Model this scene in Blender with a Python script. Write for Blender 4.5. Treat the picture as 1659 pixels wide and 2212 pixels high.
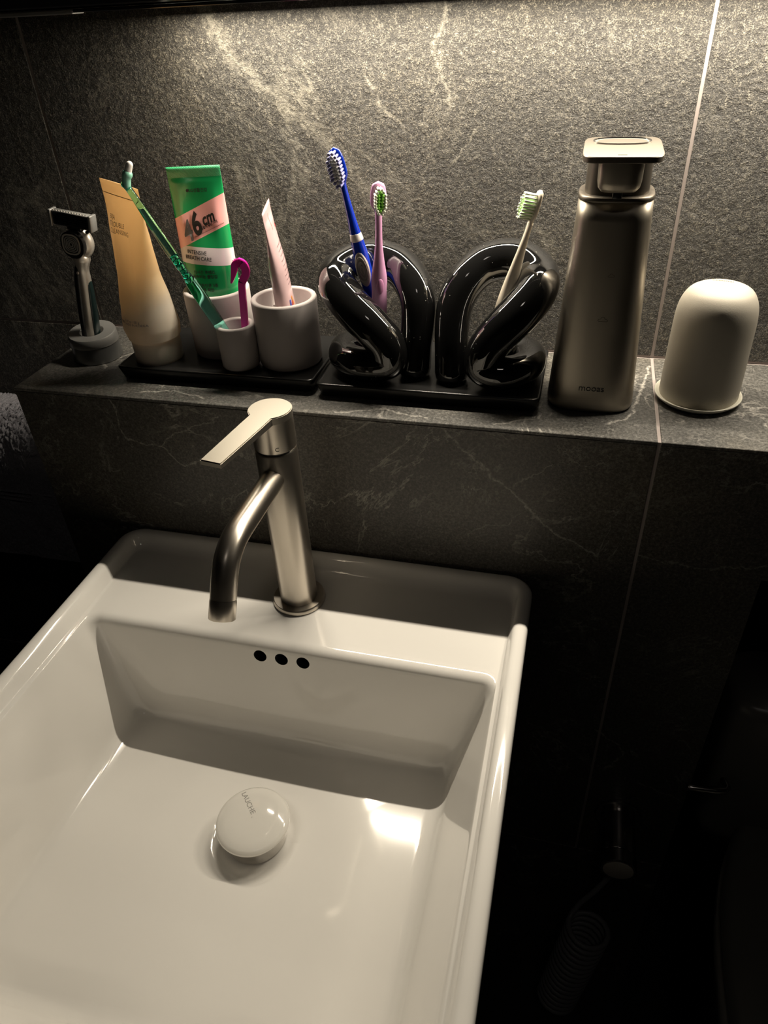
import bpy, bmesh, math, random
from mathutils import Vector, Matrix
random.seed(7)
sc = bpy.context.scene
for o in list(bpy.data.objects): bpy.data.objects.remove(o)
COL = sc.collection
PI = math.pi

# ------------------------------------------------------------ camera / world / light / exposure
cam_d = bpy.data.cameras.new('camera'); cam = bpy.data.objects.new('camera', cam_d); COL.objects.link(cam)
cam.location = (0.5255, -0.5263, 0.3005)
cam.rotation_euler = (math.radians(53.849), math.radians(2.664), math.radians(14.473))
cam_d.sensor_fit = 'HORIZONTAL'; cam_d.sensor_width = 36.0; cam_d.lens = 1556.4 / 1659 * 36.0
cam_d.clip_start = 0.01
sc.camera = cam
w = bpy.data.worlds.new('dim_room'); sc.world = w; w.use_nodes = True
w.node_tree.nodes['Background'].inputs[0].default_value = (1.0, 0.93, 0.85, 1)
w.node_tree.nodes['Background'].inputs[1].default_value = 0.014
ld = bpy.data.lights.new('led_light', 'AREA'); ld.shape = 'RECTANGLE'
ld.size = 0.65; ld.size_y = 0.007; ld.energy = 6.1; ld.color = (1.0, 0.885, 0.71); ld.spread = math.radians(180)
lo = bpy.data.objects.new('led_light', ld); COL.objects.link(lo)
lo.location = (0.495, 0.128, 0.2958); lo.rotation_euler = (math.radians(-12), 0, 0)
ROOM = bpy.data.lights.new('room_fill', 'AREA'); ROOM.shape = 'RECTANGLE'; ROOM.size = 0.16; ROOM.size_y = 0.16  # added overhead fill lamp without a fixture, lifts basin and shadows
ROOM.energy = 0.32; ROOM.color = (1.0, 0.9, 0.8)
ro = bpy.data.objects.new('room_fill', ROOM); COL.objects.link(ro); ro.location = (0.6, -0.9, 1.28)
sc.view_settings.view_transform = 'Standard'; sc.view_settings.look = 'None'
sc.view_settings.gamma = 1.0; sc.view_settings.use_curve_mapping = False
sc.view_settings.exposure = 0.0

# ------------------------------------------------------------ helpers
def mat(name, col, rough=0.5, metal=0.0, **kw):
    m = bpy.data.materials.new(name); m.use_nodes = True
    b = m.node_tree.nodes['Principled BSDF']
    b.inputs['Base Color'].default_value = (*col, 1); b.inputs['Roughness'].default_value = rough
    b.inputs['Metallic'].default_value = metal
    for k, v in kw.items(): b.inputs[k.replace('_', ' ')].default_value = v
    return m
class N:
    def __init__(s, m): s.m = m; s.t = m.node_tree; s.b = s.t.nodes['Principled BSDF']
    def new(s, ty, **kw):
        n = s.t.nodes.new(ty)
        for k, v in kw.items(): setattr(n, k, v)
        return n
    def l(s, a, b): s.t.links.new(a, b)
    def obj(s, scale=(1, 1, 1), rot=(0, 0, 0), src='Object'):
        c = s.new('ShaderNodeTexCoord'); mp = s.new('ShaderNodeMapping')
        mp.inputs['Scale'].default_value = scale; mp.inputs['Rotation'].default_value = rot
        s.l(c.outputs[src], mp.inputs[0]); return mp.outputs[0]
    def noise(s, vec, scale, det=4, rough=.6, dist=0):
        n = s.new('ShaderNodeTexNoise'); n.inputs['Scale'].default_value = scale; n.inputs['Detail'].default_value = det
        n.inputs['Roughness'].default_value = rough; n.inputs['Distortion'].default_value = dist
        s.l(vec, n.inputs['Vector']); return n.outputs['Fac']
    def ramp(s, fac, stops):
        r = s.new('ShaderNodeValToRGB'); e = r.color_ramp.elements
        while len(e) < len(stops): e.new(.5)
        for i, (p, c) in enumerate(stops):
            e[i].position = p; e[i].color = (*c, 1) if not isinstance(c, (int, float)) else (c, c, c, 1)
        s.l(fac, r.inputs[0]); return r.outputs[0]
    def math(s, op, a, b=0.0, c=None):
        n = s.new('ShaderNodeMath', operation=op)
        for i, v in enumerate((a, b) if c is None else (a, b, c)):
            if isinstance(v, (int, float)): n.inputs[i].default_value = v
            else: s.l(v, n.inputs[i])
        return n.outputs[0]
    def mix(s, fac, a, b, mode='MIX'):
        n = s.new('ShaderNodeMix', data_type='RGBA', blend_type=mode)
        for k, v in ((0, fac), (6, a), (7, b)):
            if isinstance(v, (int, float)): n.inputs[k].default_value = v
            elif isinstance(v, tuple): n.inputs[k].default_value = (*v, 1)
            else: s.l(v, n.inputs[k])
        return n.outputs[2]
    def bump(s, h, strength, dist, prev=None):
        n = s.new('ShaderNodeBump'); n.inputs['Strength'].default_value = strength; n.inputs['Distance'].default_value = dist
        s.l(h, n.inputs['Height'])
        if prev is not None: s.l(prev, n.inputs['Normal'])
        return n.outputs[0]

def put(name, me, m, parent=None, smooth=True, mw=None):
    if isinstance(me, bmesh.types.BMesh):
        bm = me; me = bpy.data.meshes.new(name)
        bmesh.ops.recalc_face_normals(bm, faces=bm.faces); bm.to_mesh(me); bm.free()
    if m is not None: me.materials.append(m)
    if smooth:
        me.shade_smooth()
    o = bpy.data.objects.new(name, me); COL.objects.link(o)
    if mw is not None: o.matrix_world = mw
    if parent is not None: o.parent = parent
    return o
def tag(o, label=None, cat=None, group=None, kind=None):
    if label: o['label'] = label
    if cat: o['category'] = cat
    if group: o['group'] = group
    if kind: o['kind'] = kind
    return o
def empty(name, loc, label, cat, group=None):
    o = bpy.data.objects.new(name, None); COL.objects.link(o); o.empty_display_size = .01
    o.location = loc; tag(o, label, cat, group); return o
def part(name, me, m, parent, smooth=True, sharp=None):
    """mesh given in the parent's own frame"""
    o = put(name, me, m, parent, smooth)
    if sharp is not None: sharpen(o.data, sharp)
    return o
def sharpen(me, ang=35):
    bm = bmesh.new(); bm.from_mesh(me)
    for e in bm.edges:
        if len(e.link_faces) == 2 and e.calc_face_angle(0) > math.radians(ang): e.smooth = False
    bm.to_mesh(me); bm.free()
def shift(me, off):
    """move a mesh/bmesh built in world coordinates into its parent's frame"""
    v = Vector(off)
    if isinstance(me, bmesh.types.BMesh): bmesh.ops.translate(me, verts=me.verts, vec=-v)
    else:
        for x in me.vertices: x.co -= v
    return me
def box(x0, x1, y0, y1, z0, z1, bev=0.0, seg=2, bm=None):
    b = bmesh.new(); r = bmesh.ops.create_cube(b, size=1)
    bmesh.ops.scale(b, vec=(x1-x0, y1-y0, z1-z0), verts=b.verts)
    bmesh.ops.translate(b, vec=((x0+x1)/2, (y0+y1)/2, (z0+z1)/2), verts=b.verts)
    if bev: bmesh.ops.bevel(b, geom=b.edges[:], offset=bev, segments=seg, affect='EDGES', profile=.5)
    if bm is None: return b
    me = bpy.data.meshes.new('tmp'); b.to_mesh(me); b.free(); bm.from_mesh(me); bpy.data.meshes.remove(me); return bm
def loft(loops, close0=True, close1=True, cyc=True, bm=None):
    bm = bm or bmesh.new(); L = [[bm.verts.new(p) for p in lp] for lp in loops]; n = len(L[0])
    for a, b in zip(L, L[1:]):
        for i in range(n if cyc else n-1):
            j = (i+1) % n
            try: bm.faces.new((a[i], a[j], b[j], b[i]))
            except ValueError: pass
    if close0: bm.faces.new(L[0][::-1])
    if close1: bm.faces.new(L[-1])
    return bm
def lathe(prof, n=48, cx=0, cy=0, close0=False, close1=False, bm=None):
    loops = []
    for r, z in prof:
        loops.append([(cx+r*math.cos(2*PI*i/n), cy+r*math.sin(2*PI*i/n), z) for i in range(n)])
    return loft(loops, close0, close1, bm=bm)
def fillet(pts, rad, seg=4):
    """round the inner corners of an open polyline; rad: number or list"""
    out = [Vector(pts[0])]
    for i in range(1, len(pts)-1):
        p, a, b = Vector(pts[i]), Vector(pts[i-1]), Vector(pts[i+1])
        r = rad[i] if isinstance(rad, (list, tuple)) else rad
        la, lb = (a-p).length, (b-p).length
        r = min(r, la*.49, lb*.49)
        if r < 1e-6: out += [p.copy() for _ in range(seg+1)]; continue
        q0, q1 = p+(a-p).normalized()*r, p+(b-p).normalized()*r
        for k in range(seg+1):
            t = k/seg; out.append(q0*(1-t)**2+p*2*t*(1-t)+q1*t*t)
    out.append(Vector(pts[-1])); return out
def rrect(x0, x1, y0, y1, r, z, n=8):
    pts = []
    for cx, cy, a0 in ((x1-r, y1-r, 0), (x0+r, y1-r, 90), (x0+r, y0+r, 180), (x1-r, y0+r, 270)):
        for k in range(n):
            a = math.radians(a0+90*k/(n-1)); pts.append((cx+r*math.cos(a), cy+r*math.sin(a), z))
    return pts
def subdiv_loop(pts, k):
    out = []
    n = len(pts)
    for i in range(n):
        a, b = Vector(pts[i]), Vector(pts[(i+1) % n])
        out.append(a)
    return out
def crom(P, k):
    """Catmull-Rom resample of tuples of any length"""
    out = []; n = len(P)
    for i in range(n-1):
        p0 = P[max(i-1, 0)]; p1 = P[i]; p2 = P[i+1]; p3 = P[min(i+2, n-1)]
        for j in range(k):
            t = j/k
            out.append(tuple(.5*((2*b)+(-a+c)*t+(2*a-5*b+4*c-d)*t*t+(-a+3*b-3*c+d)*t**3) for a, b, c, d in zip(p0, p1, p2, p3)))
    out.append(tuple(P[-1])); return out
def sweep(P, R, n=20, k=0, cap=True, bm=None, closed=False):
    """tube through points P with radii R (number or list of r or (rx,ry))"""
    if isinstance(R, (int, float)): R = [R]*len(P)
    R = [(r, r) if isinstance(r, (int, float)) else r for r in R]
    Q = [(*p, *r) for p, r in zip(P, R)]
    if k: Q = crom(Q, k)
    pts = [Vector(q[:3]) for q in Q]; rr = [q[3:] for q in Q]
    m = len(pts)
    T = [((pts[min(i+1, m-1)]-pts[max(i-1, 0)])).normalized() for i in range(m)]
    ref = Vector((0, 0, 1)) if abs(T[0].z) < .9 else Vector((1, 0, 0))
    u = (ref-T[0]*ref.dot(T[0])).normalized(); loops = []
    for i in range(m):
        u = (u-T[i]*u.dot(T[i])).normalized(); v = T[i].cross(u)
        loops.append([pts[i]+u*rr[i][0]*math.cos(2*PI*a/n)+v*rr[i][1]*math.sin(2*PI*a/n) for a in range(n)])
    if cap:
        def dome(c, t, lp, rev):
            r = min(rr[0] if rev else rr[-1]); res = []
            for q in (.35, .68, .9, .985):
                s = math.sqrt(1-q*q); res.append([c+(p-c)*s+t*r*q for p in lp])
            return res
        d0 = dome(pts[0], -T[0], loops[0], True); d1 = dome(pts[-1], T[-1], loops[-1], False)
        loops = d0[::-1]+loops+d1
    return loft(loops, True, True, bm=bm)
def frame(origin, zdir, ydir):
    """matrix with local z along zdir and local -y facing ydir"""
    z = Vector(zdir).normalized(); y = -Vector(ydir); y = (y-z*y.dot(z)).normalized(); x = y.cross(z)
    M = Matrix((x, y, z)).transposed().to_4x4(); M.translation = Vector(origin); return M
def text_mesh(s, size, align='CENTER', bold=0.0, shear=0.0, font=None):
    c = bpy.data.curves.new('txt', 'FONT'); c.body = s; c.size = size; c.align_x = align; c.align_y = 'CENTER'
    c.offset = bold; c.shear = shear; c.resolution_u = 4; c.space_line = .95
    o = bpy.data.objects.new('txt', c); COL.objects.link(o)
    dg = bpy.context.evaluated_depsgraph_get(); dg.update()
    me = bpy.data.meshes.new_from_object(o.evaluated_get(dg)); bpy.data.objects.remove(o)
    bm = bmesh.new(); bm.from_mesh(me); bpy.data.meshes.remove(me)
    return bm
def cut_grid(bm, step):
    xs = [v.co.x for v in bm.verts]; ys = [v.co.y for v in bm.verts]
    if not xs: return bm
    for ax, lo_, hi in ((0, min(xs), max(xs)), (1, min(ys), max(ys))):
        q = lo_+step
        while q < hi:
            co = (q, 0, 0) if ax == 0 else (0, q, 0); no = (1, 0, 0) if ax == 0 else (0, 1, 0)
            bmesh.ops.bisect_plane(bm, geom=bm.verts[:]+bm.edges[:]+bm.faces[:], plane_co=co, plane_no=no)
            q += step
    return bm
def join(bms):
    out = bmesh.new()
    for b in bms:
        me = bpy.data.meshes.new('t'); b.to_mesh(me); b.free(); out.from_mesh(me); bpy.data.meshes.remove(me)
    return out

# ------------------------------------------------------------ materials
def slate(name, base, hi, grain, rough, bumpk, veins, seed=0, vcol=(.30, .29, .26), paths=(), flat=None, lump=0.0):
    m = mat(name, base, rough); q = N(m); v = q.obj(); 
    va = q.new('ShaderNodeVectorMath', operation='ADD'); va.inputs[1].default_value = (seed*3.1, seed*1.7, seed*.9); q.l(v, va.inputs[0]); v = va.outputs[0]
    big = q.noise(v, 7, 5, .6, .6); fine = q.noise(v, grain, 3, .75); mid = q.noise(v, 230, 4, .7)
    f = q.math('ADD', q.math('MULTIPLY', fine, .66), q.math('MULTIPLY', mid, .34))
    col = q.ramp(f, [(.40, tuple(c*.45 for c in base)), (.52, base), (.585, tuple((a+b)/2 for a, b in zip(base, hi))), (.68, hi)])
    tint = q.ramp(big, [(.3, (.72, .72, .74)), (.5, (1, 1, 1)), (.7, (1.25, 1.2, 1.1))])
    col = q.mix(1.0, col, tint, 'MULTIPLY')
    # thin wandering veins
    for i, (sc_, th, det, amt) in enumerate(veins):
        vv = q.new('ShaderNodeVectorMath', operation='ADD'); vv.inputs[1].default_value = (i*5.3, i*2.2, i*1.1); q.l(v, vv.inputs[0])
        n = q.noise(vv.outputs[0], sc_, det, .62, .9)
        d = q.math('ABSOLUTE', q.math('SUBTRACT', n, .5))
        line = q.math('SUBTRACT', 1.0, q.math('MINIMUM', q.math('DIVIDE', d, th), 1.0))
        msk = q.ramp(q.noise(vv.outputs[0], sc_*1.7, 3), [(.44, 0.), (.58, 1.)])
        brk = q.ramp(q.noise(vv.outputs[0], 90, 3), [(.35, .25), (.6, 1.)])
        a = q.math('MULTIPLY', q.math('MULTIPLY', q.math('POWER', line, 1.4), msk), q.math('MULTIPLY', brk, amt))
        col = q.mix(a, col, vcol)
    # a few long veins with a course of their own across the tiles
    def vm(op, a_, b_=None, sc2=None):
        n = q.new('ShaderNodeVectorMath', operation=op)
        for k_, v_ in ((0, a_), (1, b_)):
            if v_ is None: continue
            if isinstance(v_, tuple): n.inputs[k_].default_value = v_
            else: q.l(v_, n.inputs[k_])
        if sc2 is not None: q.l(sc2, n.inputs['Scale'])
        return n
    if paths:
        P0 = q.obj()
        nt = q.new('ShaderNodeTexNoise'); nt.inputs['Scale'].default_value = 38; nt.inputs['Detail'].default_value = 6; nt.inputs['Roughness'].default_value = .65; q.l(P0, nt.inputs['Vector'])
        wob = vm('MULTIPLY', vm('SUBTRACT', nt.outputs['Color'], (.5, .5, .5)).outputs[0], (.022, .022, .022)).outputs[0]
        P = vm('MULTIPLY', vm('ADD', P0, wob).outputs[0], flat).outputs[0]
        brk2 = q.ramp(q.noise(P0, 240, 3, .7), [(.38, .15), (.55, 1.)])
        for wid, amt, pts in paths:
            best = None
            for a_, b_ in zip(pts, pts[1:]):
                A = Vector(a_); D = Vector(b_)-A
                pa = vm('SUBTRACT', P, tuple(A)).outputs[0]
                t_ = q.math('DIVIDE', vm('DOT_PRODUCT', pa, tuple(D)).outputs['Value'], D.length_squared)
                t_ = q.math('MINIMUM', q.math('MAXIMUM', t_, 0.0), 1.0)
                d_ = vm('LENGTH', vm('SUBTRACT', pa, vm('SCALE', tuple(D), None, t_).outputs[0]).outputs[0]).outputs['Value']
                best = d_ if best is None else q.math('MINIMUM', best, d_)
            ln = q.math('SUBTRACT', 1.0, q.math('MINIMUM', q.math('DIVIDE', best, wid), 1.0))
            col = q.mix(q.math('MULTIPLY', q.math('MULTIPLY', ln, brk2), amt), col, vcol)
    spk = q.ramp(q.noise(v, 1500, 2, .6), [(.66, 0.), (.72, 1.)]); col = q.mix(q.math('MULTIPLY', spk, .55), col, tuple(min(1, c*2.2) for c in hi))
    q.l(col, q.b.inputs['Base Color'])
    b = q.bump(q.noise(v, 48, 3, .6), lump, .010) if lump else None
    b = q.bump(fine, bumpk, .0012, b); b = q.bump(mid, bumpk*.6, .004, b)
    q.l(b, q.b.inputs['Normal']); return m
M_wall = slate('rough_slate_tile', (.025, .0230, .0195), (.215, .198, .160), 1000, .5, .8, [(3.2, .016, 11, .40), (6.5, .007, 9, .40)], 1, (.30, .28, .23),
    ((.009, .40, ((.184, 0, .300), (.207, 0, .254), (.254, 0, .217), (.300, 0, .180), (.34, 0, .13))), (.0025, .45, ((.397, 0, .295), (.388, 0, .255), (.402, 0, .215))), (.0018, .6, ((.328, 0, .240), (.345, 0, .215), (.362, 0, .196))), (.0016, .5, ((.43, 0, .20), (.40, 0, .17)))), (1, 0, 1), .22)
M_ledge = slate('honed_slate_tile', (.080, .074, .064), (.16, .15, .13), 420, .42, .12, [(4.5, .009, 10, .9), (9, .007, 9, .8)], 4, (.34, .33, .29),
    ((.0014, .9, ((.106, 0, -.002), (.111, 0, -.045), (.149, 0, -.051), (.169, 0, -.073), (.19, 0, -.06))), (.0011, .8, ((.149, 0, -.051), (.165, 0, -.035), (.221, 0, -.012))), (.0015, .95, ((.425, 0, -.003), (.452, 0, -.030), (.485, 0, -.061), (.52, 0, -.095), (.567, 0, -.121))), (.0009, .8, ((.485, 0, -.058), (.52, 0, -.03))), (.0009, .6, ((.50, 0, -.085), (.45, 0, -.115))), (.0012, .7, ((.601, 0, -.115), (.66, 0, -.122), (.72, 0, -.11))), (.0016, .9, ((.597, 0, -.364), (.63, 0, -.39), (.612, 0, -.43))), (.0012, .8, ((.65, 0, -.44), (.70, 0, -.46)))), (1, 0, 1))
M_top = slate('honed_slate_top', (.095, .092, .085), (.20, .195, .18), 420, .40, .18, [(6.5, .012, 9, .8), (14, .010, 9, .5)], 9, (.46, .44, .40),
    ((.0020, .95, ((.597, .140, 0), (.589, .085, 0), (.580, .045, 0), (.560, .022, 0))), (.0018, .9, ((.135, .012, 0), (.165, .022, 0), (.20, .010, 0))), (.0016, .8, ((.33, .004, 0), (.37, .018, 0), (.41, .006, 0))), (.0014, .8, ((.47, .004, 0), (.50, .020, 0))), (.002, .8, ((.06, .07, 0), (.085, .11, 0)))), (1, 1, 0))
M_grout = mat('pale_grout', (.30, .26, .245), .8)
M_dark = mat('dark_wall_tile', (.02, .02, .021), .5)
M_ceramic = mat('white_ceramic', (.88, .86, .82), .09, Coat_Weight=.4, Coat_Roughness=.04)
q = N(M_ceramic); q.l(q.bump(q.noise(q.obj(), 18, 2), .03, .004), q.b.inputs['Normal'])
M_hole = mat('hole_shade', (.02, .02, .02), .6)  # near-black colour painted as the shade inside the white overflow holes
def brushed(name, col, rough, sc_=(1, 1, 60), amt=.012, aniso=0):
    m = mat(name, col, rough, 1.0); q = N(m); n = q.noise(q.obj(sc_), 40, 3)
    r = q.new('ShaderNodeMapRange'); r.inputs[3].default_value = rough-amt; r.inputs[4].default_value = rough+amt
    q.l(n, r.inputs[0]); q.l(r.outputs[0], q.b.inputs['Roughness']); return m
M_nickel = brushed('brushed_nickel', (.66, .605, .53), .31, (1, 1, 45))
M_lever = brushed('brushed_nickel_top', (.36, .335, .29), .46, (30, 30, 1))
M_pump = brushed('satin_bronze_metal', (.42, .38, .315), .40, (1, 1, 1), .03)
M_pumplid = brushed('satin_champagne_metal', (.155, .137, .114), .46, (1, 1, 1), .03)
M_chrome = mat('chrome', (.6, .58, .55), .12, 1.0)
M_gun = brushed('gunmetal', (.40, .40, .39), .38, (1, 1, 1), .04); M_gun.node_tree.nodes['Principled BSDF'].inputs['Metallic'].default_value = .65
M_black = mat('glossy_black_ceramic', (.006, .006, .006), .035, Coat_Weight=1.0, Coat_Roughness=.02)
q = N(M_black); dust = q.new('ShaderNodeTexVoronoi', feature='F1'); dust.inputs['Scale'].default_value = 260
q.l(q.obj(), dust.inputs['Vector'])
dd = q.math('LESS_THAN', dust.outputs['Distance'], .09); pick = q.math('GREATER_THAN', q.noise(q.obj(), 90, 1), .58)
q.l(q.mix(q.math('MULTIPLY', dd, pick), (.006, .006, .006), (.35, .34, .3)), q.b.inputs['Base Color'])
M_tray = mat('satin_black_tray', (.010, .010, .010), .28)
M_blackp = mat('black_plastic', (.012, .012, .013), .3)
M_cup = mat('matte_grey_stoneware', (.42, .385, .375), .75)
q = N(M_cup); q.l(q.bump(q.noise(q.obj(), 500, 2), .08, .0006), q.b.inputs['Normal'])
M_white = mat('matte_white_plastic', (.38, .352, .298), .55)
q = N(M_white); q.l(q.bump(q.noise(q.obj(), 1400, 2), .18, .0004), q.b.inputs['Normal'])
M_plate = mat('ivory_plastic', (.56, .54, .46), .4)
M_ink = mat('black_ink', (.012, .012, .012), .45)
M_inkg = mat('grey_ink', (.10, .10, .095), .5)
M_inkb = mat('blue_grey_ink', (.09, .10, .17), .5)
M_inkl = mat('light_grey_ink', (.30, .29, .27), .5)

# ------------------------------------------------------------ setting
def tile(x0, x1, y0, y1, z0, z1, m, parent, bev=.0006):
    return part('tile', box(x0, x1, y0, y1, z0, z1, bev, 1), m, parent, False)
G = .0014
ZF = -.95
wb = put('wall_back', box(-.9, 1.9, .1625, .22, ZF, 1.3), M_grout, None, False); tag(wb, kind='structure')
for i in range(-1, 3):
    for (z0, z1) in ((0+.0, .3-.0), (.3, .6), (.6, .9), (.9, 1.3)):
        pass
for i in range(-2, 4):
    x0, x1 = i*.6+G, (i+1)*.6-G
    if i == -2: x0 = -.9
    if i == 3: x1 = 1.9
    if x1 <= x0 or x0 > 1.89: continue
    for (z0, z1) in ((-.95, -.6), (-.6, 0), (0, .6), (.6, 1.2)):
        tile(x0, x1, .1617, .1640, z0+G, z1-G, M_wall, wb)
# half-height ledge in front of the back wall
led = put('trim_1', box(0.0015, 1.898, .0009, .1618, -.127+.0, -.0008), M_grout, None, False); tag(led, kind='structure')
part('ledge_core', box(0.0015, .7030, .0009, .1618, ZF+.002, -.127), M_grout, led, False)
for x0, x1 in ((.0, .6-G), (.6+G, 1.2-G), (1.2+G, 1.898)):
    tile(x0, x1, .0, .1593, -.003, 0, M_top, led, .0004)
tile(.0004, .6-G, .0002, .003, -.6, -.0034, M_ledge, led, .0003)
tile(.6+G, 1.2-G, .0002, .003, -.127, -.0034, M_ledge, led, .0003)
tile(.6+G, .7044, .0002, .003, -.6, -.1272, M_ledge, led, .0003)
tile(1.2+G, 1.898, .0002, .003, -.127, -.0034, M_ledge, led, .0003)
tile(.0004, .7044, .0002, .003, ZF+.004, -.602, M_ledge, led, .0003)
tile(.0, .0015, .0085, .16, ZF+.004, -.0034, M_ledge, led, .0002)
tag(put('floor', box(-.9, 1.9, -1.8, .22, ZF-.05, ZF), M_dark, None, False), kind='structure')
tag(put('wall_left', box(-.95, -.9, -1.8, .22, ZF, 1.3), M_dark, None, False), kind='structure')
tag(put('wall_right', box(1.9, 1.95, -1.8, .22, ZF, 1.3), M_dark, None, False), kind='structure')
tag(put('wall_front', box(-.95, 1.95, -1.85, -1.8, ZF, 1.3), M_dark, None, False), kind='structure')
tag(put('ceiling', box(-.95, 1.95, -1.85, .22, 1.3, 1.35), M_dark, None, False), kind='structure')

# mirror cabinet whose underside carries the led bar
cab = empty('mirror_cabinet', (.45, .1, .2975), 'black mirror cabinet above the ledge, only its lower edge in view', 'cabinet')
off = cab.location.copy()
part('body', shift(box(-.30, 1.25, .060, .1612, .2975, .80, .001, 1), off), mat('cabinet_black', (.008, .008, .009), .35), cab, False)
part('door', shift(box(-.30, .4985, .040, .0585, .2985, .80, .001, 1), off), mat('mirror_edge', (.02, .02, .022), .12), cab, False)
part('door', shift(box(.5015, 1.25, .040, .0585, .2985, .80, .001, 1), off), bpy.data.materials['mirror_edge'], cab, False)
part('finger_rail', shift(box(-.30, .1300, .058, .074, .2940, .2972, .0008, 2), off), M_gun, cab, False)
part('valance', shift(box(.1305, 1.25, .058, .066, .2948, .2972, .0005, 1), off), bpy.data.materials['mirror_edge'], cab, False)
part('light_channel', shift(box(.165, .825, .120, .136, .2963, .2974, .0003, 1), off), M_gun, cab, False)

# ------------------------------------------------------------ sink
sk = empty('sink', (.3, -.2, -.30), 'white rectangular ceramic wall basin with raised rim under the faucet', 'sink')
SO = sk.location.copy()
YF = -.470
NC = 9
def rl(x0, x1, y0, y1, r, z): return rrect(x0, x1, y0, y1, r, z, NC)
keys = [
 rl(.135, .465, YF+.06, -.04, .03, -.345), rl(.088, .512, YF+.004, -.0035, .024, -.300), rl(.0845, .5150, YF, -.0012, .024, -.1548),
 rl(.0965, .5030, YF+.012, -.0125, .014, -.1540), rl(.1040, .4985, YF+.02, -.0200, .012, -.1670),
 rl(.1090, .4950, YF+.027, -.1240, .011, -.1676), rl(.1430, .4590, YF+.075, -.1400, .012, -.2790)]
# drain circle matched to the loop points
DC = Vector((.3085, -.2340, -.2835))
def circ(r, z):
    pts = []
    for k in range(4):
        for j in range(NC):
            a = math.radians(45*0+90*k+90*j/(NC-1)*.995); pts.append((DC.x+r*math.cos(a), DC.y+r*math.sin(a), z))
    return pts
keys += [circ(.0375, -.2825), circ(.0300, -.2860), circ(.0235, -.2868), circ(.0225, -.300), circ(.0215, -.3005)]
rad = [0, .02, .006, .006, .007, .009, .016, .006, .003, .001, .001, 0]
# densify the long straight sides so shading stays even
def dens(lp, m=5):
    out = []
    n = len(lp)
    for i in range(n):
        out.append(Vector(lp[i]))
        if (i+1) % NC == 0:
            a, b = Vector(lp[i]), Vector(lp[(i+1) % n])
            for k in range(1, m): out.append(a.lerp(b, k/m))
    return out
keys = [dens(k) for k in keys]
cols = [fillet([k[i] for k in keys], rad, 6) for i in range(len(keys[0]))]
loops = [[c[j] for c in cols] for j in range(len(cols[0]))]
bm = loft(loops, True, True); shift(bm, SO)
bmesh.ops.remove_doubles(bm, verts=bm.verts, dist=1e-6)
basin = part('basin', bm, M_ceramic, sk)
basin.data.materials.append(M_hole)
cut = bmesh.new()
for hx in (.2835, .3040, .3245):
    c = bmesh.new(); bmesh.ops.create_cone(c, cap_ends=True, segments=28, radius1=.0062, radius2=.0062, depth=.05)
    bmesh.ops.rotate(c, verts=c.verts, matrix=Matrix.Rotation(math.radians(90-8), 3, 'X'))
    bmesh.ops.translate(c, verts=c.verts, vec=Vector((hx, -.121, -.1825))-SO)
    for f in c.faces: f.material_index = 1
    me_ = bpy.data.meshes.new('t'); c.to_mesh(me_); c.free(); cut.from_mesh(me_)
cme = bpy.data.meshes.new('cutter'); bmesh.ops.recalc_face_normals(cut, faces=cut.faces); cut.to_mesh(cme); cut.free()
cme.materials.append(M_ceramic); cme.materials.append(M_hole)
co = bpy.data.objects.new('cutter', cme); COL.objects.link(co); co.location = SO
md = basin.modifiers.new('holes', 'BOOLEAN'); md.object = co; md.operation = 'DIFFERENCE'; md.solver = 'EXACT'
bpy.context.view_layer.update()
dg = bpy.context.evaluated_depsgraph_get()
new = bpy.data.meshes.new_from_object(basin.evaluated_get(dg)); basin.modifiers.clear(); basin.data = new
bpy.data.objects.remove(co)
sharpen(new, 60)
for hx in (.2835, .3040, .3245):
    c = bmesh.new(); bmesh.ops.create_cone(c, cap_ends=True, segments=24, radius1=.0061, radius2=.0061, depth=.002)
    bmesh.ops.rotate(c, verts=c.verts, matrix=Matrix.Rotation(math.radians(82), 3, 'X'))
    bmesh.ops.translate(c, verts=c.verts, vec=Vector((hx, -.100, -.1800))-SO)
    part('hole_shade_disc', c, M_hole, sk, False)  # dark disc inside each overflow hole, its shade put into the colour
# drain plug: chrome body and ceramic cap
pl = empty('drain_plug', (DC.x, DC.y, -.2865), 'round white ceramic pop-up drain cap standing in the basin', 'drain plug')
PO = pl.location.copy()
part('collar', lathe([(.0, -.002), (.0225, -.002), (.0228, .0005), (.0245, .0015), (.026, .002), (.0265, .0085), (.0275, .0175), (.024, .0185), (0, .0185)], 56), M_chrome, pl, sharp=40)
part('cap', lathe([(.0, .0186), (.0255, .0186), (.0285, .0195), (.0305, .0212), (.0312, .0232), (.0305, .0252), (.0280, .0268), (.022, .0281), (.014, .0288), (.006, .0291), (.0003, .02915)], 72), mat('cap_ceramic', (.80, .78, .73), .07, Coat_Weight=.5, Coat_Roughness=.03), pl)
CP = [(.0305, .0252), (.0280, .0268), (.022, .0281), (.014, .0288), (.006, .0291), (.0003, .02915)]
tb = cut_grid(text_mesh('LAUCHE', .0062), .0012)
for v in tb.verts: v.co.x *= 1.05
bmesh.ops.rotate(tb, verts=tb.verts, matrix=Matrix.Rotation(math.radians(-46), 3, 'Z'))
bmesh.ops.translate(tb, verts=tb.verts, vec=(-.0085, .0120, 0))
for v in tb.verts:
    r = math.hypot(v.co.x, v.co.y); z = .0292
    for (ra, za), (rb, zb_) in zip(CP, CP[1:]):
        if ra >= r >= rb: z = za+(zb_-za)*(ra-r)/(ra-rb)
    v.co.z = z+.00012
part('lettering', tb, M_inkl, pl, False)
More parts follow.
